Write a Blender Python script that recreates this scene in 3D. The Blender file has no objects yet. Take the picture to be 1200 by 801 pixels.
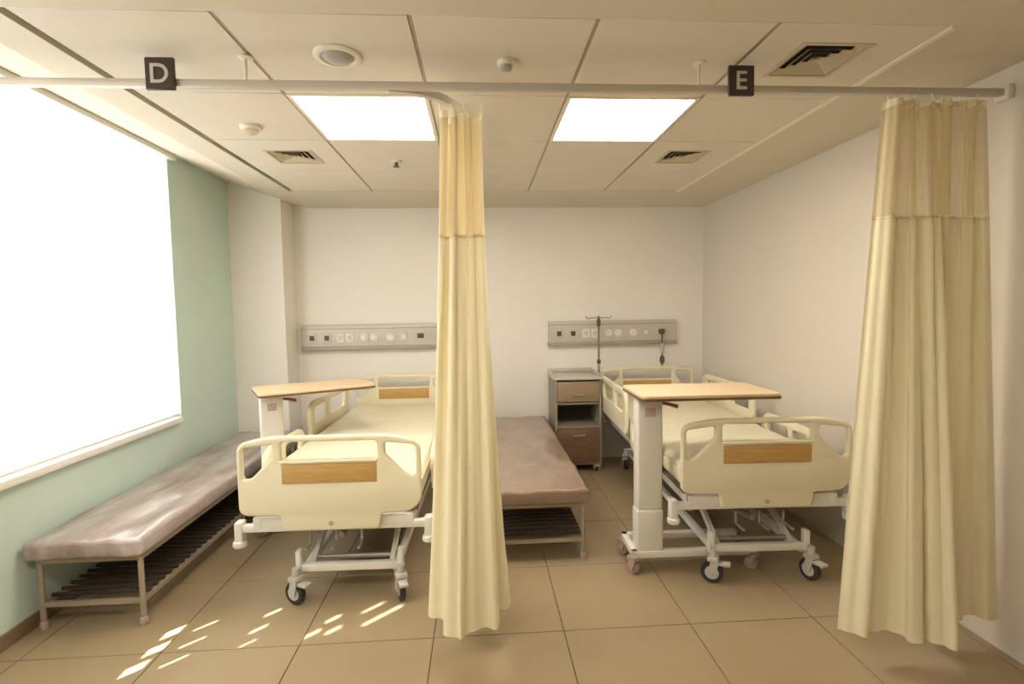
import bpy, bmesh, math, random
from mathutils import Vector, Matrix, noise
random.seed(7)
S = bpy.context.scene
COL = S.collection
PI = math.pi

# ------------------------------------------------------------------ camera
F_PX, YAW, PITCH, ROLL, CAM_H = 603.56, .0621, .0649, -.0157, 1.483
fw = Vector((math.sin(YAW)*math.cos(PITCH), math.cos(YAW)*math.cos(PITCH), -math.sin(PITCH)))
rt = Vector((math.cos(YAW), -math.sin(YAW), 0)); up = rt.cross(fw)
r2 = rt*math.cos(ROLL) + up*math.sin(ROLL); u2 = -rt*math.sin(ROLL) + up*math.cos(ROLL)
cd = bpy.data.cameras.new('camera'); cam = bpy.data.objects.new('camera', cd); COL.objects.link(cam)
cd.sensor_width = 36; cd.lens = F_PX/1200*36; cd.clip_start = .05; cd.clip_end = 100
m = Matrix((r2, u2, -fw)).transposed().to_4x4(); m.translation = Vector((0, 0, CAM_H)); cam.matrix_world = m
S.camera = cam

# ------------------------------------------------------------------ light and exposure
S.view_settings.view_transform = 'Standard'; S.view_settings.look = 'None'
S.view_settings.gamma = 1; S.view_settings.use_curve_mapping = False
S.view_settings.exposure = 0.78
PANEL_E, PANEL_C = 12.0, (1.0, .905, .79)
BLIND_E, BLIND_C = 1.3, (.98, 1.0, .99)
w = bpy.data.worlds.new('sky'); S.world = w; w.use_nodes = True
w.node_tree.nodes['Background'].inputs[0].default_value = (.75, .87, 1, 1)
w.node_tree.nodes['Background'].inputs[1].default_value = 1.0
SUN_D = Vector((.55, .52, -.72)).normalized()          # direction the sunlight travels
sd = bpy.data.lights.new('sun', 'SUN'); sd.energy = 24; sd.angle = .009; sd.color = (1, .95, .86)
sun = bpy.data.objects.new('sun', sd); COL.objects.link(sun)
sun.rotation_euler = SUN_D.to_track_quat('-Z', 'Y').to_euler(); sun.location = (-6, -4, 6)

# ------------------------------------------------------------------ materials
def mat(name, col, rough=.5, metal=0, vary=0, vscale=6, bump=0, bscale=40, coat=0, col2=None, emit=None, spec=.5, stretch=(1, 1, 1)):
    mt = bpy.data.materials.new(name); mt.use_nodes = True
    nt = mt.node_tree; b = nt.nodes['Principled BSDF']
    b.inputs['Base Color'].default_value = (*col, 1); b.inputs['Roughness'].default_value = rough
    b.inputs['Metallic'].default_value = metal; b.inputs['Coat Weight'].default_value = coat
    b.inputs['Coat Roughness'].default_value = .15
    b.inputs['Specular IOR Level'].default_value = spec
    if emit:
        b.inputs['Emission Color'].default_value = (*emit[0], 1); b.inputs['Emission Strength'].default_value = emit[1]
    if vary or col2 or bump:
        tc = nt.nodes.new('ShaderNodeTexCoord'); mp = nt.nodes.new('ShaderNodeMapping')
        nt.links.new(tc.outputs['Object'], mp.inputs[0]); mp.inputs['Scale'].default_value = stretch
    if vary or col2:
        n = nt.nodes.new('ShaderNodeTexNoise'); n.inputs['Scale'].default_value = vscale; n.inputs['Detail'].default_value = 4
        nt.links.new(mp.outputs[0], n.inputs['Vector'])
        r = nt.nodes.new('ShaderNodeValToRGB'); nt.links.new(n.outputs[0], r.inputs[0])
        c2 = col2 if col2 else tuple(min(1, c*(1+vary)) for c in col)
        c1 = col if col2 else tuple(c*(1-vary) for c in col)
        r.color_ramp.elements[0].color = (*c1, 1); r.color_ramp.elements[1].color = (*c2, 1)
        r.color_ramp.elements[0].position = .3; r.color_ramp.elements[1].position = .7
        nt.links.new(r.outputs[0], b.inputs['Base Color'])
    if bump:
        n = nt.nodes.new('ShaderNodeTexNoise'); n.inputs['Scale'].default_value = bscale; n.inputs['Detail'].default_value = 3
        nt.links.new(mp.outputs[0], n.inputs['Vector'])
        bp = nt.nodes.new('ShaderNodeBump'); bp.inputs['Strength'].default_value = bump; bp.inputs['Distance'].default_value = .01
        nt.links.new(n.outputs[0], bp.inputs['Height']); nt.links.new(bp.outputs[0], b.inputs['Normal'])
    return mt

def cloth(name, col, trans=.35, alpha=1, weave=0):
    mt = bpy.data.materials.new(name); mt.use_nodes = True; nt = mt.node_tree
    nt.nodes.clear(); out = nt.nodes.new('ShaderNodeOutputMaterial')
    d = nt.nodes.new('ShaderNodeBsdfDiffuse'); t = nt.nodes.new('ShaderNodeBsdfTranslucent')
    d.inputs[0].default_value = (*col, 1); t.inputs[0].default_value = (*col, 1)
    mx = nt.nodes.new('ShaderNodeMixShader'); mx.inputs[0].default_value = trans
    nt.links.new(d.outputs[0], mx.inputs[1]); nt.links.new(t.outputs[0], mx.inputs[2]); last = mx
    tc = nt.nodes.new('ShaderNodeTexCoord'); n = nt.nodes.new('ShaderNodeTexNoise'); n.inputs['Scale'].default_value = 260
    nt.links.new(tc.outputs['Object'], n.inputs['Vector'])
    bp = nt.nodes.new('ShaderNodeBump'); bp.inputs['Strength'].default_value = .15; bp.inputs['Distance'].default_value = .003
    nt.links.new(n.outputs[0], bp.inputs['Height']); nt.links.new(bp.outputs[0], d.inputs['Normal'])
    if alpha < 1:
        tr = nt.nodes.new('ShaderNodeBsdfTransparent'); m2 = nt.nodes.new('ShaderNodeMixShader'); m2.inputs[0].default_value = alpha
        nt.links.new(tr.outputs[0], m2.inputs[1]); nt.links.new(mx.outputs[0], m2.inputs[2]); last = m2
    nt.links.new(last.outputs[0], out.inputs[0]); return mt

M = dict(
    wall_dim=mat('wall_paint_dimmed', (.71, .655, .57), .6, vary=.02, vscale=1.5, bump=.03, bscale=120),  # wall paint darkened to put the right wall's dimmer light into its colour
    wall=mat('wall_paint', (.87, .83, .76), .6, vary=.02, vscale=1.5, bump=.03, bscale=120),  # lightened to put the back wall's stronger light into its colour
    wallf=mat('unseen_wall_dark', (.34, .27, .19), .6, vary=.03),  # unseen wall behind the camera, darkened to cut bounce light
    teal=mat('teal_paint', (.62, .77, .70), .55, vary=.03, vscale=2, bump=.03, bscale=120),
    ceil=mat('ceiling_gypsum', (.68, .615, .50), .8, vary=.02, vscale=2),
    tile=mat('ceiling_tile', (.73, .67, .57), .85, vary=.02, vscale=8, bump=.1, bscale=200),
    gap=mat('ceiling_recess', (.34, .28, .21), .8, vary=.05),
    tbar=mat('ceiling_grid_bar', (.42, .36, .28), .6, vary=.03),
    trimc=mat('ceiling_trim_cream', (.86, .78, .64), .5, vary=.02),
    floor=mat('floor_tile', (.355, .27, .16), .34, vary=.07, vscale=2.2, bump=.02, bscale=60),
    grout=mat('floor_grout', (.17, .12, .08), .8, vary=.1),
    skirt=mat('skirting_tile', (.22, .15, .09), .45, vary=.1),
    frame=mat('window_frame', (.80, .78, .70), .4, vary=.02),
    sill=mat('window_sill', (.88, .87, .82), .3, vary=.02),
    cream=mat('cream_plastic', (.80, .73, .53), .35, vary=.015, vscale=3),
    matt=mat('mattress_vinyl', (.82, .76, .57), .45, vary=.03, vscale=5, bump=.1, bscale=12),
    oak=mat('wood_inlay', (.50, .30, .09), .4, col2=(.58, .37, .13), vscale=8, stretch=(1, 1, 9)),
    white=mat('white_metal', (.80, .77, .70), .35, vary=.02),
    steel=mat('grey_steel', (.42, .40, .36), .35, .6, vary=.06),
    ivm=mat('pole_metal', (.24, .20, .16), .4, .3, vary=.05),
    deck=mat('deck_shade_grey', (.16, .14, .12), .5, vary=.05),  # deck colour darkened to stand in for the shade under the bed
    dark=mat('dark_rubber', (.03, .03, .03), .6, vary=.1),
    grey=mat('grey_plastic', (.42, .40, .36), .5, vary=.04),
    wheelp=mat('caster_hub', (.55, .52, .46), .5, vary=.05),
    wheelpk=mat('caster_pinkish', (.45, .34, .28), .5, vary=.05),
    top=mat('table_laminate', (.74, .55, .33), .35, col2=(.80, .62, .40), vscale=5, stretch=(1, 12, 1)),
    edge=mat('table_edge', (.16, .08, .04), .4, vary=.1),
    vinyl=mat('film_wrapped_vinyl', (.22, .135, .085), .28, col2=(.33, .24, .175), vscale=5, bump=.8, bscale=11, coat=.8, stretch=(1, .45, 1)),
    vinylb=mat('glare_film_vinyl', (.25, .15, .10), .28, col2=(.62, .54, .54), vscale=4.5, bump=.8, bscale=11, coat=.9, stretch=(1.4, .4, 1)),  # wrapping film; its pale patches paint the bright glare on the bench top
    benchm=mat('bench_metal', (.38, .31, .23), .4, .1, vary=.1, vscale=12),
    rod=mat('shelf_rod', (.07, .055, .045), .4, .3, vary=.1),  # rod colour darkened to stand in for the deep shade below the bench
    alu=mat('brushed_panel', (.60, .565, .50), .4, .15, vary=.02),
    alud=mat('panel_rail', (.40, .35, .29), .4, .2, vary=.03),
    sock=mat('socket_white', (.80, .77, .70), .4, vary=.02),
    sockd=mat('socket_dark', (.09, .075, .06), .5, vary=.05),
    cab=mat('cabinet_side', (.28, .24, .18), .5, vary=.03),
    cabt=mat('cabinet_drawer', (.29, .21, .12), .5, col2=(.34, .25, .15), vscale=6, stretch=(1, 1, 8)),
    cabd=mat('cabinet_door', (.17, .09, .05), .45, col2=(.22, .12, .07), vscale=6, stretch=(1, 1, 8)),
    niche=mat('cabinet_niche', (.16, .12, .09), .7, vary=.05),
    track=mat('track_aluminium', (.60, .55, .47), .4, .2, vary=.03),
    sign=mat('sign_board', (.055, .035, .025), .4, vary=.1),
    letter=mat('sign_letter', (.62, .56, .48), .5, vary=.02),
    ventm=mat('vent_metal', (.60, .52, .36), .5, vary=.03),
    black=mat('vent_cavity', (.02, .013, .008), .9, vary=.1),
    stick=mat('sticker_pinkish', (.58, .44, .38), .5, vary=.1),
    red=mat('lever_red', (.30, .08, .05), .4, vary=.05),
    led=mat('light_diffuser', (.9, .9, .88), .4, emit=(PANEL_C, PANEL_E), vary=.01),
    blind=mat('blind_backlit', (.85, .84, .78), .8, emit=(BLIND_C, BLIND_E), vary=.01),
    rail=mat('blind_rail', (.66, .66, .58), .4, vary=.02),
    curtain=cloth('curtain_fabric', (.90, .82, .59), .2),
    hem=cloth('curtain_hem', (.90, .82, .57), .2),
    net=cloth('curtain_net', (.80, .69, .44), .35, alpha=.80),
    glass=mat('window_glass', (.8, .9, .9), .05, vary=.01),
)
def glassmat():
    mt = bpy.data.materials.new('clear_glass'); mt.use_nodes = True; nt = mt.node_tree; nt.nodes.clear()
    o = nt.nodes.new('ShaderNodeOutputMaterial'); t = nt.nodes.new('ShaderNodeBsdfTransparent'); g = nt.nodes.new('ShaderNodeBsdfGlossy')
    g.inputs['Roughness'].default_value = .03; t.inputs[0].default_value = (.95, .98, .97, 1)
    x = nt.nodes.new('ShaderNodeMixShader'); x.inputs[0].default_value = .06
    nt.links.new(t.outputs[0], x.inputs[1]); nt.links.new(g.outputs[0], x.inputs[2]); nt.links.new(x.outputs[0], o.inputs[0]); return mt
M['glass'] = glassmat()

# ------------------------------------------------------------------ mesh helpers
class MB:
    def __init__(s): s.bm = bmesh.new()
    def box(s, x0, x1, y0, y1, z0, z1, bev=0, seg=2):
        g = bmesh.ops.create_cube(s.bm, size=1)['verts']
        for v in g:
            v.co = Vector(((x0+x1)/2+v.co.x*(x1-x0), (y0+y1)/2+v.co.y*(y1-y0), (z0+z1)/2+v.co.z*(z1-z0)))
        if bev:
            es = list({e for v in g for e in v.link_edges})
            bmesh.ops.bevel(s.bm, geom=es, offset=bev, segments=seg, profile=.5, affect='EDGES')
        return s
    def tube(s, pts, r, n=10, closed=False):
        pts = [Vector(p) for p in pts]; rings = []; N = len(pts)
        rr = r if isinstance(r, (list, tuple)) else [r]*N
        prev = None
        for i, p in enumerate(pts):
            a = pts[i-1] if (i > 0 or closed) else p; b = pts[(i+1) % N] if (i < N-1 or closed) else p
            t = (b-a).normalized()
            if prev is None:
                q = Vector((0, 0, 1)) if abs(t.z) < .9 else Vector((1, 0, 0)); prev = (q - t*q.dot(t)).normalized()
            else: prev = (prev - t*prev.dot(t)).normalized()
            c = t.cross(prev)
            rings.append([s.bm.verts.new(p + (prev*math.cos(2*PI*k/n) + c*math.sin(2*PI*k/n))*rr[i]) for k in range(n)])
        for i in range(N if closed else N-1):
            A, B = rings[i], rings[(i+1) % N]
            for k in range(n): s.bm.faces.new((A[k], A[(k+1) % n], B[(k+1) % n], B[k]))
        if not closed:
            s.bm.faces.new(rings[0][::-1]); s.bm.faces.new(rings[-1])
        return s
    def bar(s, a, b, w, h):
        """rectangular bar from a to b; w across, h upwards"""
        a, b = Vector(a), Vector(b); t = (b-a).normalized()
        q = Vector((0, 0, 1)) if abs(t.z) < .95 else Vector((0, 1, 0))
        c = t.cross(q).normalized(); q = c.cross(t)
        V = [[s.bm.verts.new(p + c*w/2*i + q*h/2*j) for i, j in ((-1, -1), (1, -1), (1, 1), (-1, 1))] for p in (a, b)]
        for k in range(4): s.bm.faces.new((V[0][k], V[0][(k+1) % 4], V[1][(k+1) % 4], V[1][k]))
        s.bm.faces.new(V[0][::-1]); s.bm.faces.new(V[1]); return s
    def lathe(s, prof, c, n=20, axis='z'):
        rings = []
        for r, z in prof:
            ring = []
            for k in range(n):
                a = 2*PI*k/n; v = Vector((r*math.cos(a), r*math.sin(a), z))
                if axis == 'x': v = Vector((v.z, v.x, v.y))
                if axis == 'y': v = Vector((v.x, v.z, v.y))
                ring.append(s.bm.verts.new(v+Vector(c)))
            rings.append(ring)
        for A, B in zip(rings, rings[1:]):
            for k in range(n): s.bm.faces.new((A[k], A[(k+1) % n], B[(k+1) % n], B[k]))
        s.bm.faces.new(rings[0][::-1]); s.bm.faces.new(rings[-1]); return s
    def quad(s, *p):
        s.bm.faces.new([s.bm.verts.new(q) for q in p]); return s
    def prism(s, pts, z0, z1):
        A = [s.bm.verts.new((x, y, z0)) for x, y in pts]; B = [s.bm.verts.new((x, y, z1)) for x, y in pts]; n = len(pts)
        for k in range(n): s.bm.faces.new((A[k], A[(k+1) % n], B[(k+1) % n], B[k]))
        s.bm.faces.new(A[::-1]); s.bm.faces.new(B); return s
    def build(s, name, m, parent=None, ang=38, normals=True):
        if normals: bmesh.ops.recalc_face_normals(s.bm, faces=s.bm.faces)
        for f in s.bm.faces: f.smooth = True
        for e in s.bm.edges:
            if len(e.link_faces) == 2 and e.calc_face_angle(0) > math.radians(ang): e.smooth = False
        me = bpy.data.meshes.new(name); s.bm.to_mesh(me); s.bm.free()
        me.materials.append(M[m]); o = bpy.data.objects.new(name, me); COL.objects.link(o)
        if parent: o.parent = parent
        return o

def plate(name, outlines, th, bev, m, parent, place):
    """flat board with holes: outlines in (u, v); extruded to thickness th; place = Matrix"""
    cu = bpy.data.curves.new(name, 'CURVE'); cu.dimensions = '2D'; cu.fill_mode = 'BOTH'
    cu.extrude = th/2-bev; cu.bevel_depth = bev; cu.bevel_resolution = 2; cu.offset = -bev
    for ol in outlines:
        sp = cu.splines.new('POLY'); sp.points.add(len(ol)-1); sp.use_cyclic_u = True
        for i, (x, y) in enumerate(ol): sp.points[i].co = (x, y, 0, 1)
    t = bpy.data.objects.new('tmp', cu); me = bpy.data.meshes.new_from_object(t)
    bpy.data.objects.remove(t); bpy.data.curves.remove(cu)
    bm = bmesh.new(); bm.from_mesh(me); bmesh.ops.remove_doubles(bm, verts=bm.verts, dist=1e-5); bmesh.ops.transform(bm, matrix=place, verts=bm.verts)
    bpy.data.meshes.remove(me); b = MB(); b.bm.free(); b.bm = bm
    return b.build(name, m, parent)

def rnd(pts, r, n=5):
    """round the corners of a polygon; r a number or a list per corner"""
    out = []; N = len(pts); R = r if isinstance(r, (list, tuple)) else [r]*N
    for i in range(N):
        p = Vector(pts[i]); a = Vector(pts[i-1]); b = Vector(pts[(i+1) % N])
        la, lb = (a-p).length, (b-p).length; rr = min(R[i], la*.49, lb*.49)
        if rr < 1e-4: out.append(tuple(p)); continue
        s0 = p+(a-p).normalized()*rr; s1 = p+(b-p).normalized()*rr
        for k in range(n+1):
            t = k/n; q = s0*(1-t)**2 + p*2*t*(1-t) + s1*t*t; out.append((q.x, q.y))
    return out

def tag(o, label=None, cat=None, group=None, kind=None):
    if label: o['label'] = label
    if cat: o['category'] = cat
    if group: o['group'] = group
    if kind: o['kind'] = kind
    return o
def empty(name, loc, rz, label, cat, group=None):
    o = bpy.data.objects.new(name, None); COL.objects.link(o); o.location = loc; o.rotation_euler = (0, 0, rz)
    o.empty_display_size = .1
    return tag(o, label, cat, group)
def copy_tree(o, parent=None):
    c = o.copy(); COL.objects.link(c); c.parent = parent
    for ch in list(o.children): copy_tree(ch, c)
    return c
def struct(o): o['kind'] = 'structure'; return o

# ------------------------------------------------------------------ the room
XL, XR, YB, YF, H = -2.15, 2.19, 4.95, -2.2, 2.438
T0, TW, R0 = -1.4597, .6254, 1.754                # ceiling tile grid
WY0, WY1, WZ0, WZ1 = 1.95, 3.80, .755, 2.565      # window 1 opening
W2Y0, W2Y1 = .45, 1.82                           # window 2, behind the left edge of the picture

fl = struct(MB().box(XL-.2, XR+.2, YF-.2, YB+.2, -.12, -.006).build('floor', 'grout'))
FX, FY, FT = -.83, 2.2627, .5947
i0, i1 = int((XL-FX)//FT), int((XR-FX)//FT)
for j in range(-8, 5):
    for i in range(i0, i1+1):
        x0, x1 = max(XL, FX+i*FT)+.0022, min(XR, FX+(i+1)*FT)-.0022
        y0, y1 = max(YF, FY+j*FT)+.0022, min(YB, FY+(j+1)*FT)-.0022
        if x1-x0 < .02 or y1-y0 < .02: continue
        MB().box(x0, x1, y0, y1, -.006, -random.uniform(0, .0006), .0012, 1).build('floor_tile', 'floor', fl)

wb = struct(MB().box(XL-.2, XR+.2, YB, YB+.15, -.1, 2.9).build('wall_back', 'wall'))
wr = struct(MB().box(XR, XR+.15, YF-.2, YB, -.1, 2.9).build('wall_right', 'wall_dim'))
wf = struct(MB().box(XL-.2, XR+.2, YF-.15, YF, -.1, 2.9).build('wall_front', 'wallf'))
b = MB(); t = .16
b.box(XL-t, XL, YF, YB, -.1, WZ0).box(XL-t, XL, YF, YB, WZ1, 2.9)
b.box(XL-t, XL, YF, W2Y0, WZ0, WZ1).box(XL-t, XL, W2Y1, WY0, WZ0, WZ1).box(XL-t, XL, WY1, YB, WZ0, WZ1)
wl = struct(b.build('wall_left', 'teal'))
struct(MB().box(XL, -1.705, 4.65, YB, 0, 2.9).build('wall_pillar', 'wall'))
struct(MB().box(XL, XL+.012, YF, 4.65, 0, .07, .002, 1).build('baseboard_left', 'skirt'))

# ceiling: slab, perimeter boards, rising strip over the windows, lay-in tiles
TX = [T0+i*TW for i in range(6)]; TY = [R0+j*TW for j in range(5)]
ce = struct(MB().box(XL-.2, XR+.2, YF-.2, YB+.2, 2.93, 3.0).build('ceiling', 'ceil'))
MB().box(TX[0]-.03, TX[5], TY[0], TY[4]+.01, H+.05, H+.06).build('tile_backing', 'gap', ce)
MB().box(TX[0]-.03, XR, YF, TY[0], H, H+.03).build('ceiling_board', 'ceil', ce)
MB().box(TX[0]-.03, XR, TY[4]+.006, YB, H, H+.03).build('ceiling_board', 'ceil', ce)
MB().box(TX[5], XR, TY[0], TY[4]+.006, H, H+.03).build('ceiling_board', 'ceil', ce)
b = MB()
def slopez(x): return H + (TX[0]-.03-x)*(2.605-H)/(TX[0]-.03-XL)
xa = TX[0]-.03
b.bm.faces.new([b.bm.verts.new(p) for p in ((xa, YF, H), (xa, YB, H), (xa-.2, YB, H+.02), (xa-.2, YF, H+.02))])
b.bm.faces.new([b.bm.verts.new(p) for p in ((xa-.2, YF, H+.02), (xa-.2, YB, H+.02), (XL, YB, 2.605), (XL, YF, 2.605))])
b.bm.faces.new([b.bm.verts.new(p) for p in ((xa, YF, H), (xa, YB, H), (xa, YB, H+.2), (xa, YF, H+.2))])
b.build('sloped_strip', 'ceil', ce)
LIGHTS = {(1, 1), (3, 1)}; VENTS = {(4, 0): (1.345, 2.02), (4, 2): (1.32, 3.31), (0, 2): (-1.12, 3.33)}
for j in range(4):
    for i in range(5):
        if (i, j) in LIGHTS: continue
        a0, a1, c0, c1 = TX[i]+.007, TX[i+1]-.007, TY[j]+.002, TY[j+1]-.002
        if (i, j) in VENTS:
            vx, vy = VENTS[(i, j)]; q = .127; b = MB()
            b.box(a0, a1, c0, vy-q, H, H+.015).box(a0, a1, vy+q, c1, H, H+.015).box(a0, vx-q, vy-q, vy+q, H, H+.015).box(vx+q, a1, vy-q, vy+q, H, H+.015)
            bmesh.ops.remove_doubles(b.bm, verts=b.bm.verts, dist=1e-5)
            b.build('ceiling_tile', 'tile', ce); continue
        MB().box(a0, a1, c0, c1, H, H+.015, .002, 1).build('ceiling_tile', 'tile', ce)
for i in range(5):
    if i: MB().box(TX[i]-.0055, TX[i]+.0055, TY[0], TY[4], H+.004, H+.014).build('grid_bar', 'tbar', ce)
struct(MB().box(TX[5]-.012, TX[5]+.012, TY[0], TY[4]+.02, H-.008, H+.01, .002, 1).build('trim_1', 'trimc'))

# windows
def window(name, y0, y1):
    f = MB()
    a, c = XL-.12, XL-.06
    f.box(a, c, y0, y1, WZ0, WZ0+.05, .004).box(a, c, y0, y1, WZ1-.05, WZ1, .004)
    f.box(a, c, y0, y0+.05, WZ0, WZ1, .004).box(a, c, y1-.05, y1, WZ0, WZ1, .004).box(a, c, (y0+y1)/2-.025, (y0+y1)/2+.025, WZ0, WZ1, .004)
    o = struct(f.build(name, 'frame'))
    for k in (0, 1):
        p0 = y0+.05 if k == 0 else (y0+y1)/2+.025; p1 = (y0+y1)/2-.025 if k == 0 else y1-.05
        MB().box(XL-.092, XL-.088, p0, p1, WZ0+.05, WZ1-.05).build('pane', 'glass', o)
    MB().box(XL-.06, XL+.045, y0-.02, y1-.06, WZ0-.035, WZ0+.004, .005).build('window_sill', 'sill', o)
    return o
window('window_1', WY0, WY1); window('window_2', W2Y0, W2Y1)

bl = empty('roller_blind', (0, 0, 0), 0, 'tall white backlit roller blind over the window beside the bench', 'blind')
b = MB(); nseg = 24
for k in range(nseg):
    ya, yb = WY0+.004+(WY1-WY0-.008)*k/nseg, WY0+.004+(WY1-WY0-.008)*(k+1)/nseg
    b.quad((XL-.022, ya, WZ0+.002), (XL-.022, yb, WZ0+.002), (XL-.022, yb, WZ1-.004), (XL-.022, ya, WZ1-.004))
b.build('blind_fabric', 'blind', bl)
MB().tube([(XL-.022, WY0+.004, WZ0+.009), (XL-.022, WY1-.004, WZ0+.009)], .008).build('bottom_rail', 'rail', bl)
MB().box(XL+.002, XL+.055, WY0-.07, WY1+.03, WZ1-.012, WZ1+.024, .006).build('blind_headrail', 'frame', bl)

# unseen second blind, added so its cut-outs shape the sun patches
bl2 = empty('roller_blind', (0, 0, 0), 0, 'unseen slotted blind added over the second window to shape the sun patches', 'blind')
TAN = -SUN_D.z/SUN_D.x; SLY = SUN_D.y/SUN_D.x
holes = []
def slot(cx, cy, lx, ly):
    """floor patch centred cx, cy -> hole in the blind plane"""
    X = XL-.022; z0, z1 = (cx-lx/2-X)*TAN, (cx+lx/2-X)*TAN
    yc = cy-(cx-X)*SLY; holes.append((yc-ly/2, yc+ly/2, z0, z1))
for cx, cy in ((-1.475, 2.165), (-1.46, 2.29), (-1.455, 2.41)): slot(cx, cy, .062, .06)
for cx, cy in ((-1.335, 2.20), (-1.325, 2.325), (-1.33, 2.45)): slot(cx, cy, .075, .014)
for cx, cy in ((-1.07, 2.29), (-1.065, 2.40), (-1.05, 2.53)): slot(cx, cy, .055, .022)
for cx, cy in ((-.80, 2.34), (-.80, 2.47), (-.735, 2.45), (-.71, 2.36)): slot(cx, cy, .055, .024)
slot(-.50, 2.46, .16, .02); slot(-.56, 2.53, .09, .014)
ys = sorted({W2Y0+.004, W2Y1-.004, *[h[0] for h in holes], *[h[1] for h in holes]})
zs = sorted({WZ0+.002, WZ1-.004, *[h[2] for h in holes], *[h[3] for h in holes]})
b = MB()
for a, c in zip(ys, ys[1:]):
    for d, e in zip(zs, zs[1:]):
        my, mz = (a+c)/2, (d+e)/2
        if any(h[0] < my < h[1] and h[2] < mz < h[3] for h in holes): continue
        b.quad((XL-.022, a, d), (XL-.022, c, d), (XL-.022, c, e), (XL-.022, a, e))
bmesh.ops.remove_doubles(b.bm, verts=b.bm.verts, dist=1e-5)
b.build('blind_fabric', 'blind', bl2)
MB().tube([(XL-.022, W2Y0+.004, WZ0+.009), (XL-.022, W2Y1-.004, WZ0+.009)], .008).build('bottom_rail', 'rail', bl2)
MB().box(XL+.002, XL+.055, W2Y0-.07, W2Y1+.03, WZ1-.012, WZ1+.024, .006).build('blind_headrail', 'frame', bl2)

# ------------------------------------------------------------------ ceiling fittings
def panel_light(i, j, label):
    x0, x1, y0, y1 = TX[i], TX[i+1], TY[j], TY[j+1]
    o = empty('ceiling_light', ((x0+x1)/2, (y0+y1)/2, H), 0, label, 'ceiling light', 'square panel lights in the ceiling')
    a = TW/2-.004; q = a-.018
    f = MB().box(-a, a, -a, -q, -.004, .02).box(-a, a, q, a, -.004, .02).box(-a, -q, -q, q, -.004, .02).box(q, a, -q, q, -.004, .02)
    f.build('light_frame', 'trimc', o)
    MB().box(-q, q, -q, q, 0, .012).build('diffuser', 'led', o)
panel_light(1, 1, 'square white panel light above the green-walled side, left of the middle curtain')
panel_light(3, 1, 'square white panel light between the middle curtain and the right ceiling vents')

for x, lab in ((-1.05, 'unseen fill panel added nearer the camera, next to the windows'), (-.3, 'unseen fill panel added nearer the camera, mid-room')):  # unseen panels added as fill for the curtain and bed fronts
    o = empty('ceiling_light', (x, .35, H-.012), 0, lab, 'ceiling light'); a = TW/2-.004; q = a-.018
    MB().box(-a, a, -a, -q, -.004, .012).box(-a, a, q, a, -.004, .012).box(-a, -q, -q, q, -.004, .012).box(q, a, -q, q, -.004, .012).build('light_frame', 'trimc', o)
    MB().box(-q, q, -q, q, 0, .012).build('diffuser', 'led', o)

def vent(x, y, s, label, m='ventm'):
    o = empty('ceiling_vent', (x, y, H), 0, label, 'vent', 'square air vents in the ceiling')
    f = MB(); a = s; q = s-.016
    for z0, z1, a in ((-.003, -.0005, s), (-.0005, .03, s-.0135)): f.box(-a, a, -a, -q, z0, z1).box(-a, a, q, a, z0, z1).box(-a, -q, -q, q, z0, z1).box(q, a, -q, q, z0, z1)
    f.build('vent_frame', m, o)
    MB().box(-q, q, -q, q, .026, .03).build('cavity', 'black', o)
    n = 4; p = q/(n+.3)
    for k in range(n):
        so = q-p*(k+.15); si = so-p*.85; b = MB(); zl, zh = -.001, .014
        A = [(-so, -so), (so, -so), (so, so), (-so, so)]; B = [(-si, -si), (si, -si), (si, si), (-si, si)]
        for e in range(4):
            e2 = (e+1) % 4
            b.quad((*A[e], zl), (*A[e2], zl), (*B[e2], zh), (*B[e], zh))
        bmesh.ops.remove_doubles(b.bm, verts=b.bm.verts, dist=1e-5)
        b.build('louvre', m, o)
    MB().box(-p*.35, p*.35, -p*.35, p*.35, -.001, .006).build('louvre', m, o)
vent(1.345, 2.02, .14, 'ceiling vent just right of the letter E sign, nearer than the other vents')
vent(1.32, 3.31, .14, 'ceiling vent behind the right panel light, near the right wall')
vent(-1.12, 3.33, .14, 'ceiling vent beyond the left panel light, toward the green wall')

o = empty('ceiling_speaker', (-.51, 2.03, H), 0, 'round white ceiling speaker between the D sign and the middle curtain', 'speaker')
MB().lathe([(.088, 0), (.088, -.006), (.078, -.012), (.066, -.012), (.062, -.005)], (0, 0, 0), 32).build('speaker_rim', 'trimc', o)
MB().lathe([(.061, -.004), (.05, -.014), (.03, -.02), (.005, -.022)], (0, 0, 0), 32).build('speaker_grille', 'grey', o)
o = empty('smoke_detector', (-1.155, 2.79, H), 0, 'small white smoke detector on the ceiling left of the left panel light', 'smoke detector')
MB().lathe([(.05, 0), (.05, -.012), (.042, -.02)], (0, 0, 0), 24).build('detector_base', 'trimc', o)
MB().lathe([(.036, -.02), (.034, -.034), (.02, -.042), (.004, -.043)], (0, 0, 0), 24).build('detector_chamber', 'ventm', o)
o = empty('motion_sensor', (.122, 2.06, H), 0, 'small round ceiling sensor between the two letter signs', 'sensor')
MB().lathe([(.034, 0), (.034, -.012), (.028, -.018)], (0, 0, 0), 24).build('sensor_base', 'trimc', o)
MB().lathe([(.026, -.018), (.022, -.03), (.01, -.036), (.002, -.037)], (0, 0, 0), 24).build('sensor_dome', 'grey', o)
o = empty('sprinkler_head', (-.515, 3.42, H), 0, 'tiny dark sprinkler head on the ceiling left of the middle curtain', 'sprinkler')
MB().lathe([(.035, 0), (.035, -.005), (.02, -.008)], (0, 0, 0), 20).build('sprinkler_plate', 'trimc', o)
MB().lathe([(.012, -.006), (.01, -.03), (.02, -.032), (.02, -.036)], (0, 0, 0), 16).build('sprinkler_body', 'sockd', o)

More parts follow.
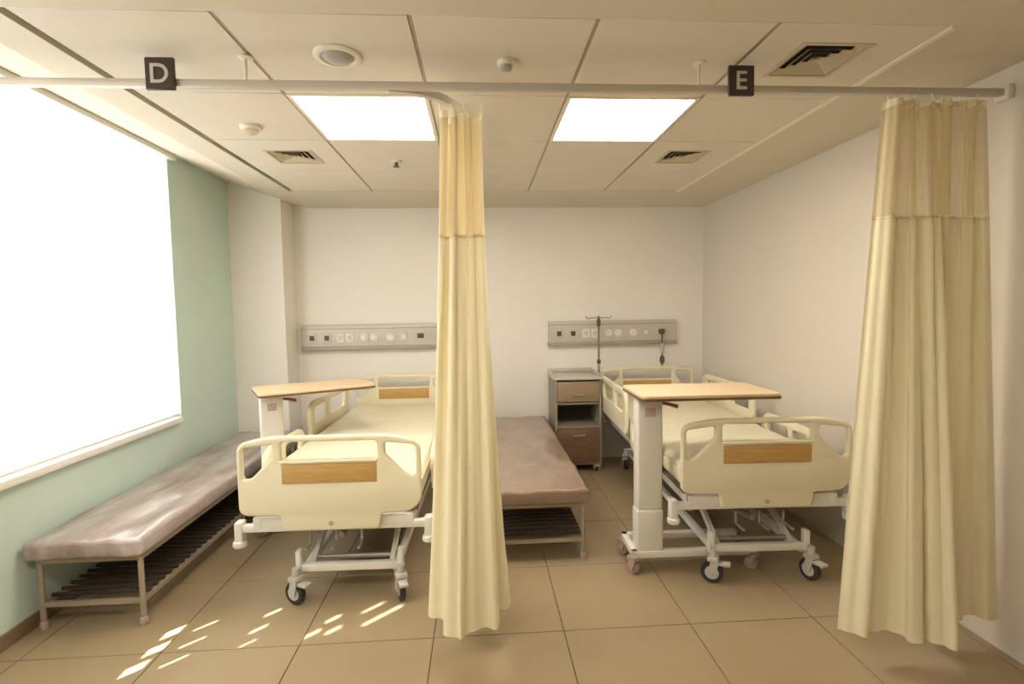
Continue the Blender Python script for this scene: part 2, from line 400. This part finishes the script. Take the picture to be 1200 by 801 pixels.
# ------------------------------------------------------------------ curtain track and signs
TYK, TZ = 2.05, 2.335
tr = empty('curtain_track', (0, TYK, TZ), 0, 'long grey ceiling-hung curtain track crossing the room below the ceiling', 'curtain track')
MB().box(XL+.002, XR-.002, -.014, .014, -.013, .015, .003).build('main_rail', 'track', tr)
pts = []
R_ = .27
for k in range(13):
    a = PI/2*k/12; pts.append((-.33+R_*math.sin(a)*.98, .014+R_*(1-math.cos(a)), -.002))
pts += [(-.065, y, -.002) for y in (.6, 1.2, 2.0, 2.89)]
b = MB(); prev = None
V = []
for k, p in enumerate(pts):
    a = Vector(pts[max(0, k-1)]); c = Vector(pts[min(len(pts)-1, k+1)]); t = (c-a).normalized(); n = Vector((-t.y, t.x, 0))
    V.append([b.bm.verts.new(Vector(p)+n*.012*i+Vector((0, 0, .015*j))) for i, j in ((-1, -1), (1, -1), (1, 1), (-1, 1))])
for A, B in zip(V, V[1:]):
    for k in range(4): b.bm.faces.new((A[k], A[(k+1) % 4], B[(k+1) % 4], B[k]))
b.bm.faces.new(V[0][::-1]); b.bm.faces.new(V[-1])
b.build('branch_rail', 'track', tr)
for x, y in ((-.855, 0), (.885, 0), (-.04, .62), (-.065, 1.9)):
    MB().lathe([(.026, H-TZ), (.026, H-TZ-.006), (.006, H-TZ-.01), (.006, .012)], (x, y, 0), 14).build('drop_rod', 'trimc', tr)
MB().box(-.085, -.02, .55, .60, .012, .098, .004).build('ceiling_bracket', 'trimc', tr)
MB().box(XR-.03, XR-.002, -.03, .03, -.03, .03, .004).build('end_bracket', 'white', tr)

def sign(ch, x, zc, label):
    o = empty('letter_sign', (x, TYK-.024, zc), 0, label, 'sign', 'bay letter signs on the curtain track')
    MB().box(-.052, .052, -.005, .009, -.058, .058, .003, 1).build('board', 'sign', o)
    cu = bpy.data.curves.new('t', 'FONT'); cu.body = ch; cu.size = .098; cu.align_x = 'CENTER'; cu.align_y = 'CENTER'; cu.extrude = .001; cu.offset = .0012
    tmp = bpy.data.objects.new('t', cu); me = bpy.data.meshes.new_from_object(tmp); bpy.data.objects.remove(tmp)
    xs = [v.co.x for v in me.vertices]; ysv = [v.co.y for v in me.vertices]
    cx, cy = (min(xs)+max(xs))/2, (min(ysv)+max(ysv))/2
    me.transform(Matrix.Translation((0, -.0062, 0)) @ Matrix.Rotation(PI/2, 4, 'X') @ Matrix.Translation((-cx, -cy, 0)))
    me.materials.append(M['letter']); l = bpy.data.objects.new('letter', me); COL.objects.link(l); l.parent = o
sign('D', -1.152, 2.362, 'small dark square sign with a light letter D on the curtain track')
sign('E', 1.045, 2.362, 'small dark square sign with a light letter E on the curtain track')

# ------------------------------------------------------------------ curtains
def resample(pts, n):
    P = [Vector(p) for p in pts]
    # Catmull-Rom densify then even spacing
    D = []
    for i in range(len(P)-1):
        p0 = P[max(0, i-1)]; p1 = P[i]; p2 = P[i+1]; p3 = P[min(len(P)-1, i+2)]
        for k in range(14):
            t = k/14; D.append(.5*((2*p1)+(p2-p0)*t+(2*p0-5*p1+4*p2-p3)*t*t+(-p0+3*p1-3*p2+p3)*t**3))
    D.append(P[-1]); L = [0]
    for a, c in zip(D, D[1:]): L.append(L[-1]+(c-a).length)
    out = []; j = 0
    for k in range(n):
        s = L[-1]*k/(n-1)
        while j < len(L)-2 and L[j+1] < s: j += 1
        d = L[j+1]-L[j]; out.append(D[j].lerp(D[j+1], (s-L[j])/d if d else 0))
    return out
def curtain(label, top, hem, ztop, zseam, zhem, n, ripple, power=1.2, seed=1, hooks=9):
    x0, y0 = top[0]
    o = empty('privacy_curtain', (x0, y0, 0), 0, label, 'curtain', 'cream privacy curtains')
    off = Vector((x0, y0))
    A = [p-off for p in resample(top, n)]; B = [p-off for p in resample(hem, n)]
    def row(z):
        t = (ztop-z)/(ztop-zhem); e = t**power; r = []
        for k in range(n):
            p = A[k].lerp(B[k], e)
            q = A[min(n-1, k+1)]-A[max(0, k-1)]; q = q.lerp(B[min(n-1, k+1)]-B[max(0, k-1)], e)
            nn = Vector((-q.y, q.x)).normalized() if q.length > 1e-6 else Vector((0, 1))
            ph = k/n*ripple
            amp = .014*(1-.2*t)*(math.sin(2*PI*ph+seed) + .5*math.sin(2*PI*ph*1.9+seed*2+t*1.3))
            amp += .012*t*noise.noise(Vector((ph*.7, t*1.6, seed*3.1)))
            r.append((p.x+nn.x*amp, p.y+nn.y*amp, z))
        return r
    def sheet(za, zb, steps, name, m):
        b = MB(); R = [[b.bm.verts.new(c) for c in row(za+(zb-za)*s/steps)] for s in range(steps+1)]
        for U, V in zip(R, R[1:]):
            for k in range(n-1): b.bm.faces.new((U[k], U[k+1], V[k+1], V[k]))
        return b.build(name, m, o, ang=80, normals=False)
    sheet(ztop-.03, zseam, 12, 'net_panel', 'net')
    sheet(zseam, zhem+.035, 40, 'fabric', 'curtain')
    sheet(zhem+.035, zhem, 2, 'hem', 'hem')
    sheet(ztop, ztop-.03, 2, 'heading_tape', 'curtain')
    sheet(zseam+.012, zseam-.004, 2, 'seam_band', 'hem')
    rr = row(ztop)
    for k in range(hooks):
        x, y, z = rr[int((n-1)*(k+.3)/hooks)]
        MB().tube([(x, y, z-.02), (x+.004, y, z+.008), (x, y, TZ-.017)], .0035, 6).build('hook', 'trimc', o)
    return o
# middle curtain, bunched on the branch rail
top = [(-.150, 2.20), (-.135, 2.15), (-.105, 2.20), (-.08, 2.14), (-.045, 2.19), (-.02, 2.14), (.01, 2.18), (.012, 2.25), (-.06, 2.27), (-.13, 2.29), (-.06, 2.33), (.005, 2.35), (-.06, 2.39), (-.13, 2.41), (-.06, 2.44), (0, 2.47)]
hem = [(-.235, 2.24), (-.225, 2.14), (-.185, 2.10), (-.165, 2.03), (-.105, 1.965), (-.07, 2.02), (-.03, 2.035), (.045, 2.03), (.05, 2.14), (.105, 2.19), (.09, 2.30), (-.02, 2.32), (-.19, 2.34), (-.02, 2.40), (.07, 2.43), (-.08, 2.50)]
curtain('pale yellow curtain with a sheer top, bunched between the two beds', top, hem, 2.285, 1.775, .175, 260, 10, 1.15, 1.3)
# right curtain, gathered on the main track beside the right wall
top = [(1.655, 2.06), (1.69, 2.02), (1.72, 2.07), (1.755, 2.03), (1.79, 2.07), (1.83, 2.02), (1.87, 2.07), (1.91, 2.03), (1.95, 2.07), (1.99, 2.02), (2.04, 2.06), (2.08, 2.03)]
hem = [(1.465, 1.98), (1.54, 1.935), (1.62, 1.945), (1.675, 1.96), (1.69, 1.875), (1.74, 1.88), (1.765, 1.94), (1.79, 1.84), (1.835, 1.815), (1.865, 1.86), (1.88, 2.04), (1.97, 1.985), (2.07, 2.03), (2.178, 1.98)]
curtain('yellow curtain with a sheer top, gathered beside the right wall', top, hem, 2.30, 1.82, .125, 260, 9, .95, .4, hooks=12)

# ------------------------------------------------------------------ beds
def board_outline():
    out = rnd([(-.45, .50), (-.45, .838), (-.30, .872), (.30, .872), (.45, .838), (.45, .53), (.40, .478), (.25, .47), (.24, .392), (-.24, .392), (-.25, .47), (-.42, .475)],
              [.03, .05, .3, .3, .05, .06, .04, .01, .03, .03, .01, .04])
    mid = rnd([(-.235, .752), (-.235, .842), (.235, .842), (.235, .752)], [.01, .02, .02, .01])
    sR = rnd([(.275, .77), (.275, .832), (.425, .815), (.425, .66), (.385, .66)], [.01, .015, .02, .025, .02])
    sL = [(-x, y) for x, y in sR]
    slot_ = rnd([(.30, .50), (.30, .56), (.325, .56), (.325, .50)], .01)
    return out, [mid, sR, sL]
def rail_board(L, zt, zb, parent):
    """side guard lying in the y-z plane"""
    out = rnd([(0, zb), (-.01, zt-.05), (.06, zt), (L-.06, zt), (L, zt-.07), (L-.04, zb)], [.02, .05, .05, .05, .06, .03])
    h1 = rnd([(.07, zt-.17), (.07, zt-.05), (L*.36, zt-.05), (L*.36, zt-.17)], .02)
    h2 = rnd([(L*.45, zt-.17), (L*.45, zt-.05), (L*.88, zt-.05), (L*.84, zt-.17)], .02)
    return out, [h1, h2]

def caster(parent, x, y, r=.06, m='wheelp', post=.06, rot=0, brake=True):
    """fork and hub of a swivel wheel; the tyre is a sub-part"""
    b = MB()
    b.lathe([(.018, 2*r+.03), (.018, 2*r+post)], (x, y, 0), 12)
    b.box(x-.03, x+.03, y-.028, y+.028, 2*r+.004, 2*r+.03, .006)
    for s in (-1, 1): b.bar((x+s*.024, y-.01, 2*r+.012), (x+s*.024, y+.006, r), .007, .04)
    b.lathe([(r*.62, -.016), (r*.62, .016)], (x, y+.006, r), 16, 'x')
    if brake: b.box(x-.022, x+.022, y-.085, y-.025, 2*r-.012, 2*r+.004, .004)
    T = Matrix.Translation((x, y, 0)) @ Matrix.Rotation(rot, 4, 'Z') @ Matrix.Translation((-x, -y, 0))
    c = b.build('caster', m, parent); c.data.transform(T)
    MB().lathe([(r*.6, -.014), (r*.97, -.014), (r, -.009), (r, .009), (r*.97, .014), (r*.6, .014)], (x, y+.006, r), 20, 'x').build('tyre', 'dark' if m != 'wheelpk' else 'wheelpk', c).data.transform(T)
    return c

ROT = {(False, -1): 1.1, (False, 1): .35, (True, -1): -.4, (True, 1): .8}
def make_bed(loc, rz, label):
    o = empty('hospital_bed', loc, rz, label, 'bed', 'cream hospital beds')
    Y0, Y1 = 0, 2.24       # foot, head (local y)
    out, hs = board_outline()
    RX = Matrix.Rotation(PI/2, 4, 'X')
    fb = plate('footboard', [out]+hs, .034, .011, 'cream', o, Matrix.Translation((0, Y0, 0)) @ RX)
    w_ = MB().box(-.232, .232, Y0-.021, Y0-.012, .635, .73, .003); w_.build('wood_inlay', 'oak', fb)
    MB().box(-.24, .24, Y0-.03, Y0-.008, .738, .752, .005).build('handle_lip', 'cream', fb)
    MB().lathe([(.012, -.006), (.012, .006)], (0, Y0-.018, .43), 12, 'y').build('keyhole', 'grey', fb)
    hb = plate('headboard', [out]+hs, .034, .011, 'cream', o, Matrix.Translation((0, Y1, .02)) @ RX)
    MB().box(-.232, .232, Y1-.021, Y1-.012, .665, .76, .003).build('wood_inlay', 'oak', hb)
    # mattress
    b = MB(); b.box(-.435, .435, .06, 2.19, .485, .625, .045, 5)
    mm = b.build('mattress', 'matt', o)
    MB().tube([(-.437, .10, .60), (-.437, 2.15, .60)], .004, 6).tube([(.437, .10, .60), (.437, 2.15, .60)], .004, 6).tube([(-.40, .058, .60), (.40, .058, .60)], .004, 6).build('piping', 'cream', mm)
    # deck and upper frame
    MB().box(-.42, .42, .05, .62, .455, .484, .006).build('deck_section', 'deck', o)
    MB().box(-.42, .42, .64, 1.20, .455, .484, .006).build('deck_section', 'deck', o)
    MB().box(-.42, .42, 1.22, 2.19, .455, .484, .006).build('deck_section', 'deck', o)
    f = MB()
    for s in (-1, 1): f.box(s*.38-.02, s*.38+.02, .02, 2.20, .395, .452, .004)
    f.box(-.40, .40, .022, .06, .395, .452, .004).box(-.36, .36, 1.1, 1.14, .40, .45, .004).box(-.40, .40, 2.16, 2.2, .395, .452, .004)
    f.build('bed_frame', 'white', o)
    for ye, d in ((.045, 1), (2.19, -1)):
        g = MB(); g.box(-.485, .485, ye-.02, ye+.02, .375, .412, .006)
        bp = g.build('bumper_bar', 'white', o)
        for s in (-1, 1):
            MB().box(s*.475-.02, s*.475+.02, ye-.03, ye+.03, .325, .43, .008).lathe([(.03, .302), (.034, .31), (.034, .325), (.03, .332)], (s*.475, ye-.01, 0), 16).build('corner_bumper', 'white', bp)
    # side guards on arms
    RY = Matrix(((0, 0, 1, 0), (1, 0, 0, 0), (0, 1, 0, 0), (0, 0, 0, 1)))
    for s in (-1, 1):
        for ys_, L, zt, zb in ((1.08, .98, .845, .52), (.34, .62, .71, .46)):
            oo, hh = rail_board(L, zt, zb, o)
            g = plate('side_guard', [oo]+hh, .03, .01, 'cream', o, Matrix.Translation((s*.472, ys_, 0)) @ RY)
            for yy in (ys_+.16, ys_+L-.18): MB().bar((s*.458, yy, zb+.03), (s*.40, yy, .43), .03, .018).build('guard_arm', 'white', g)
    # lower frame
    b = MB()
    for s in (-1, 1): b.box(s*.235-.018, s*.235+.018, .06, 2.0, .135, .172, .004)
    b.box(-.262, .262, .05, .085, .148, .188, .005).box(-.262, .262, 1.97, 2.005, .148, .188, .005)
    for s in (-1, 1):
        b.box(s*.26-.014, s*.26+.014, .045, .09, .145, .26, .005)
    b.build('base_frame', 'white', o)
    for yy in (.02, 1.98):
        for s in (-1, 1): caster(o, s*.265, yy, .058, 'wheelp', .07, rot=ROT[(yy > 1, s)])
    # lifting linkages
    for y0 in (.10, 1.30):
        for s in (-1, 1):
            MB().bar((s*.205, y0, .16), (s*.205, y0+.50, .42), .022, .035).build('lift_arm', 'white', o)
            MB().bar((s*.175, y0+.52, .16), (s*.175, y0+.12, .41), .018, .028).build('lift_arm', 'white', o)
        for yy, zz in ((y0+.5, .415), (y0+.05, .18)): MB().tube([(-.22, yy, zz), (.22, yy, zz)], .014).build('cross_shaft', 'steel', o)
    MB().box(-.06, .06, .45, .80, .22, .30, .012).tube([(-.0, .14, .30), (0, .46, .26)], .017).tube([(0, .8, .26), (0, 1.1, .40)], .014).build('actuator', 'grey', o)
    for s in (-.13, 0, .13):
        c = MB().tube([(s, .09, .372), (s, 1.0, .41)], .011, 8).build('crank_rod', 'steel', o)
        MB().tube([(s, .09, .37), (s, .06, .368), (s, .058, .31), (s+.004, .02, .305), (s+.004, -.03, .305)], .0075, 8).build('crank_handle', 'steel', c)
    return o
BR = make_bed((1.488, 2.575, 0), -.045, 'cream hospital bed by the right wall, with an iron-grey drip pole at its head')
BL = copy_tree(BR); BL.location = (-.758, 2.575, 0); BL.rotation_euler = (0, 0, -.02)
for ch in BL.children:
    if ch.name.split('.')[0] in ('base_frame', 'caster', 'lift_arm', 'cross_shaft'): ch.location.x += .065
for ch in BR.children:
    if ch.name.split('.')[0] not in ('base_frame', 'caster', 'lift_arm', 'cross_shaft', 'actuator', 'crank_rod'): ch.location.z += .022
BL['label'] = 'cream hospital bed beside the green-walled window side, left of the middle curtain'

# ------------------------------------------------------------------ overbed tables
def make_table(loc, rz, h, label):
    """origin on the floor below the column; the arm reaches to +x; h = height of the top"""
    o = empty('overbed_table', loc, rz, label, 'overbed table', 'overbed tables on casters')
    to = rnd([(-.09, -.20), (.655, -.20), (.655, .21), (-.09, .21)], .04)
    tp = plate('table_top', [to], .016, .003, 'top', o, Matrix.Translation((0, 0, h-.008)))
    plate('edge_band', [rnd([(-.092, -.202), (.657, -.202), (.657, .212), (-.092, .212)], .042)], .013, .003, 'edge', tp, Matrix.Translation((0, 0, h-.0225)))
    MB().box(-.07, .45, -.05, .05, h-.055, h-.029, .006).build('support_arm', 'white', o)
    MB().box(-.068, .072, -.045, .045, .36, h-.055, .012, 3).build('column', 'white', o)
    MB().box(-.072, .076, -.05, .05, .10, .362, .012, 3).build('column_sleeve', 'white', o)
    b = MB().box(-.10, .60, -.055, -.015, .092, .132, .006).box(-.10, .60, .17, .21, .092, .132, .006).box(-.10, -.06, -.055, .21, .092, .132, .006)
    b.box(-.075, .075, -.03, .05, .10, .15, .01)
    b.build('base_frame', 'white', o)
    for x, y in ((-.085, -.035), (.585, -.035), (-.085, .19), (.585, .19)): caster(o, x, y, .036, 'wheelpk', .03, rot=.5, brake=False)
    MB().tube([(.07, -.02, h-.07), (.10, -.035, h-.072), (.15, -.06, h-.085)], [.008, .010, .011], 8).build('height_lever', 'red', o)
    MB().box(-.025, .03, -.0475, -.045, h-.14, h-.09, .0008, 1).build('sticker', 'stick', o)
    return o
TR_ = make_table((.918, 2.77, 0), -.02, 1.022, 'wood-topped overbed table on a wide white column beside the right bed')
TL_ = make_table((-1.40, 3.49, 0), .50, .975, 'wood-topped overbed table reaching over the left bed, behind its footboard')

# ------------------------------------------------------------------ attendant benches
def cushion(name, wx, ly, z0, z1, parent, seed, m='vinyl'):
    bm = bmesh.new(); nx, ny, nz = 18, 60, 4
    b = MB(); b.bm.free(); b.bm = bm
    b.box(0, wx, 0, ly, z0, z1, .02, 3)
    # refined top surface with soft wrinkles
    bmesh.ops.bisect_plane(bm, geom=bm.verts[:]+bm.edges[:]+bm.faces[:], plane_co=(0, 0, z1-.004), plane_no=(0, 0, 1))
    for k in range(1, ny):
        bmesh.ops.bisect_plane(bm, geom=bm.verts[:]+bm.edges[:]+bm.faces[:], plane_co=(0, ly*k/ny, 0), plane_no=(0, 1, 0))
    for k in range(1, nx):
        bmesh.ops.bisect_plane(bm, geom=bm.verts[:]+bm.edges[:]+bm.faces[:], plane_co=(wx*k/nx, 0, 0), plane_no=(1, 0, 0))
    for v in bm.verts:
        p = v.co
        d = noise.noise(Vector((p.x*9, p.y*3.2, seed)))*.011 + noise.noise(Vector((p.x*25, p.y*9, seed+5)))*.005
        if p.z > (z0+z1)/2: v.co.z += d
        else: v.co.z += d*.4
        v.co.x += noise.noise(Vector((p.y*8, p.z*30, seed+9)))*.005; v.co.y += noise.noise(Vector((p.x*9, p.z*30, seed+3)))*.005
    return b.build(name, m, parent, ang=60)
def make_bench(loc, rz, W, L, label, seed, m='vinyl'):
    o = empty('attendant_bench', loc, rz, label, 'bench', 'brown attendant benches')
    cushion('cushion', W, L, .35, .438, o, seed, m)
    r = .0125; x0, x1, y0, y1 = .04, W-.035, .05, L-.05
    b = MB()
    for x in (x0, x1): b.bar((x, y0, .335), (x, y1, .335), .022, .028)
    for y in (y0, L*.33, L*.66, y1): b.bar((x0, y, .335), (x1, y, .335), .022, .026)
    b.build('seat_frame', 'benchm', o)
    for x in (x0, x1):
        for y in (y0, L*.5, y1):
            lg = MB().tube([(x, y, .34), (x, y, .012)], r, 10).build('leg', 'benchm', o)
            MB().lathe([(.017, 0), (.019, .006), (.017, .035), (.0135, .04)], (x, y, 0), 12).build('foot_cap', 'wheelpk', lg)
    b = MB()
    for x in (x0, x1): b.bar((x, y0, .12), (x, y1, .12), .018, .022)
    for y in (y0, y1): b.bar((x0, y, .12), (x1, y, .12), .018, .022)
    b.build('shelf_frame', 'benchm', o)
    n = int(L/.06)
    for k in range(1, n):
        y = y0+(y1-y0)*k/n
        MB().tube([(x0, y, .135), (x1, y, .137)], .011, 6).build('shelf_rod', 'rod', o)
    return o
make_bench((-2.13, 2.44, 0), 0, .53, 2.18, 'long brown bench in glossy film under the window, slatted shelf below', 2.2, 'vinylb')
make_bench((.045, 2.88, 0), 0, .575, 2.04, 'brown film-wrapped bench between the middle curtain and the bedside cabinet', 7.7)

# ------------------------------------------------------------------ bedside cabinet
o = empty('bedside_cabinet', (.86, 4.70, 0), 0, 'brown bedside cabinet with open niche, left of the right bed head', 'cabinet')
x0, x1, y0, y1 = -.205, .215, -.20, .235
MB().box(x0, x0+.02, y0, y1, .07, .84, .003).box(x1-.02, x1, y0, y1, .07, .84, .003).box(x0+.02, x1-.02, y1-.012, y1, .07, .84).box(x0+.02, x1-.02, y0+.01, y1-.012, .07, .09).box(x0+.02, x1-.02, y0+.005, y1-.012, .62, .635).box(x0+.02, x1-.02, y0+.005, y1-.012, .405, .425).build('carcass', 'cab', o)
MB().box(x0+.021, x1-.021, y1-.02, y1-.013, .426, .619).build('niche_back', 'niche', o)
tp = MB().box(x0-.008, x1+.008, y0-.01, y1, .84, .862, .006).build('cabinet_top', 'alu', o)
MB().box(x0-.008, x1+.008, y1-.016, y1, .862, .90, .006).box(x0-.008, x0+.008, y0+.03, y1-.016, .862, .888, .005).box(x1-.008, x1+.008, y0+.03, y1-.016, .862, .888, .005).build('guard_edge', 'alu', tp)
d = MB().box(x0+.023, x1-.023, y0-.008, y0+.008, .645, .825, .003).build('drawer', 'cabt', o)
MB().tube([(-.045, y0-.008, .71), (-.045, y0-.028, .71), (.055, y0-.028, .71), (.055, y0-.008, .71)], .006, 8).build('drawer_handle', 'steel', d)
d = MB().box(x0+.023, x1-.023, y0-.008, y0+.008, .098, .40, .003).build('door', 'cabd', o)
MB().tube([(-.045, y0-.008, .345), (-.045, y0-.028, .345), (.055, y0-.028, .345), (.055, y0-.008, .345)], .006, 8).build('door_handle', 'steel', d)
for x in (x0+.04, x1-.04):
    for y in (y0+.04, y1-.05): caster(o, x, y, .022, 'wheelp', .026, brake=False)

# ------------------------------------------------------------------ bed head units
def head_unit(x0, label, dx=0):
    W = 1.25
    o = empty('bed_head_unit', (x0, YB, 1.12), 0, label, 'bed head unit', 'wall-mounted bed head units')
    MB().box(0, W, -.062, 0, .028, .235, .012, 3).build('housing', 'alu', o)
    MB().box(-.004, W+.004, -.072, 0, 0, .03, .005).build('accessory_rail', 'alud', o)
    MB().box(0, W, -.068, -.062, .195, .203).build('groove_strip', 'alud', o)
    def sock(x, w_, h, m, hole=None):
        s = MB().box(x-w_/2, x+w_/2, -.070, -.061, .115-h/2, .115+h/2, .004).build('socket', m, o)
        if hole: MB().box(x-w_/2*.5, x+w_/2*.5, -.0715, -.069, .115-h/2*.45, .115+h/2*.45, .001, 1).build('socket_face', hole, s)
    for x in (.10, .235): sock(x, .085, .09, 'alu'); 
    for x in (.10, .235): MB().box(x-.022, x+.022, -.0735, -.066, .092, .138, .003, 1).build('dark_outlet', 'sockd', o)
    for x in (.36, .445): sock(x, .07, .085, 'sock', 'alu')
    for x in (.58, .67, .82): 
        MB().lathe([(.036, -.078), (.036, -.062)], (x, 0, .115), 20, 'y').lathe([(.02, -.088), (.024, -.078)], (x, 0, .115), 16, 'y').build('gas_outlet', 'sock', o)
    sock(.945, .075, .085, 'alu', 'sock')
    MB().box(1.07, 1.13, -.075, -.061, .10, .145, .004).build('dark_outlet', 'sockd', o)
    return o
hu = head_unit(.657, 'grey bed head unit on the wall above the bedside cabinet and right bed')
h2 = copy_tree(hu); h2.location.x = -1.657; h2['label'] = 'grey bed head unit on the wall above the left bed, partly behind the curtain'

o = empty('iv_pole', (1.118, 4.79, 0), 0, 'thin grey drip pole with a hook bar at the head of the right bed', 'IV pole')
MB().tube([(0, 0, .40), (0, 0, .98)], .011).build('lower_tube', 'steel', o)
MB().tube([(0, 0, .97), (0, 0, 1.40)], .010).build('upper_tube', 'ivm', o)
MB().lathe([(.015, .95), (.018, .955), (.018, .985), (.014, .99)], (0, 0, 0), 14).build('clamp_collar', 'sockd', o)
MB().lathe([(.013, 1.30), (.018, 1.31), (.018, 1.36), (.01, 1.38)], (0, 0, 0), 14).build('hub', 'sockd', o)
for a in (-1, 1):
    MB().tube([(0, 0, 1.385), (a*.06, 0, 1.385), (a*.105, 0, 1.378), (a*.118, 0, 1.39), (a*.118, 0, 1.402)], .0055, 8).build('hook_arm', 'steel', o)
MB().box(-.02, .06, -.018, .018, .385, .41, .004).build('frame_bracket', 'steel', o)

o = empty('oxygen_flowmeter', (1.75, 4.86, 0), 0, 'slim dark flowmeter hanging from the right end of the bed head unit', 'flowmeter')
MB().tube([(0, 0, 1.235), (0, -.012, 1.225), (0, -.012, 1.14), (0, -.012, .90)], .0075, 8).build('stem', 'sockd', o)
MB().lathe([(.008, 1.13), (.018, 1.115), (.018, 1.04), (.008, 1.03)], (0, -.012, 0), 14).build('gauge_tube', 'steel', o)
MB().lathe([(.010, 1.01), (.022, .995), (.024, .95), (.012, .93)], (0, -.012, 0), 14).build('bottle', 'sockd', o)
MB().box(-.016, .016, -.02, .018, 1.215, 1.25, .004).build('plug', 'sockd', o)

o = empty('curtain_holdback', (XR, 2.14, 1.775), 0, 'small grey hook on the right wall beside the gathered curtain', 'hook')
MB().lathe([(.022, -.004), (.022, 0)], (0, 0, 0), 16, 'x').build('wall_plate', 'steel', o)
MB().tube([(0, 0, 0), (-.05, 0, 0), (-.062, 0, .01), (-.064, 0, .028)], .006, 8).build('hook_arm', 'sockd', o)
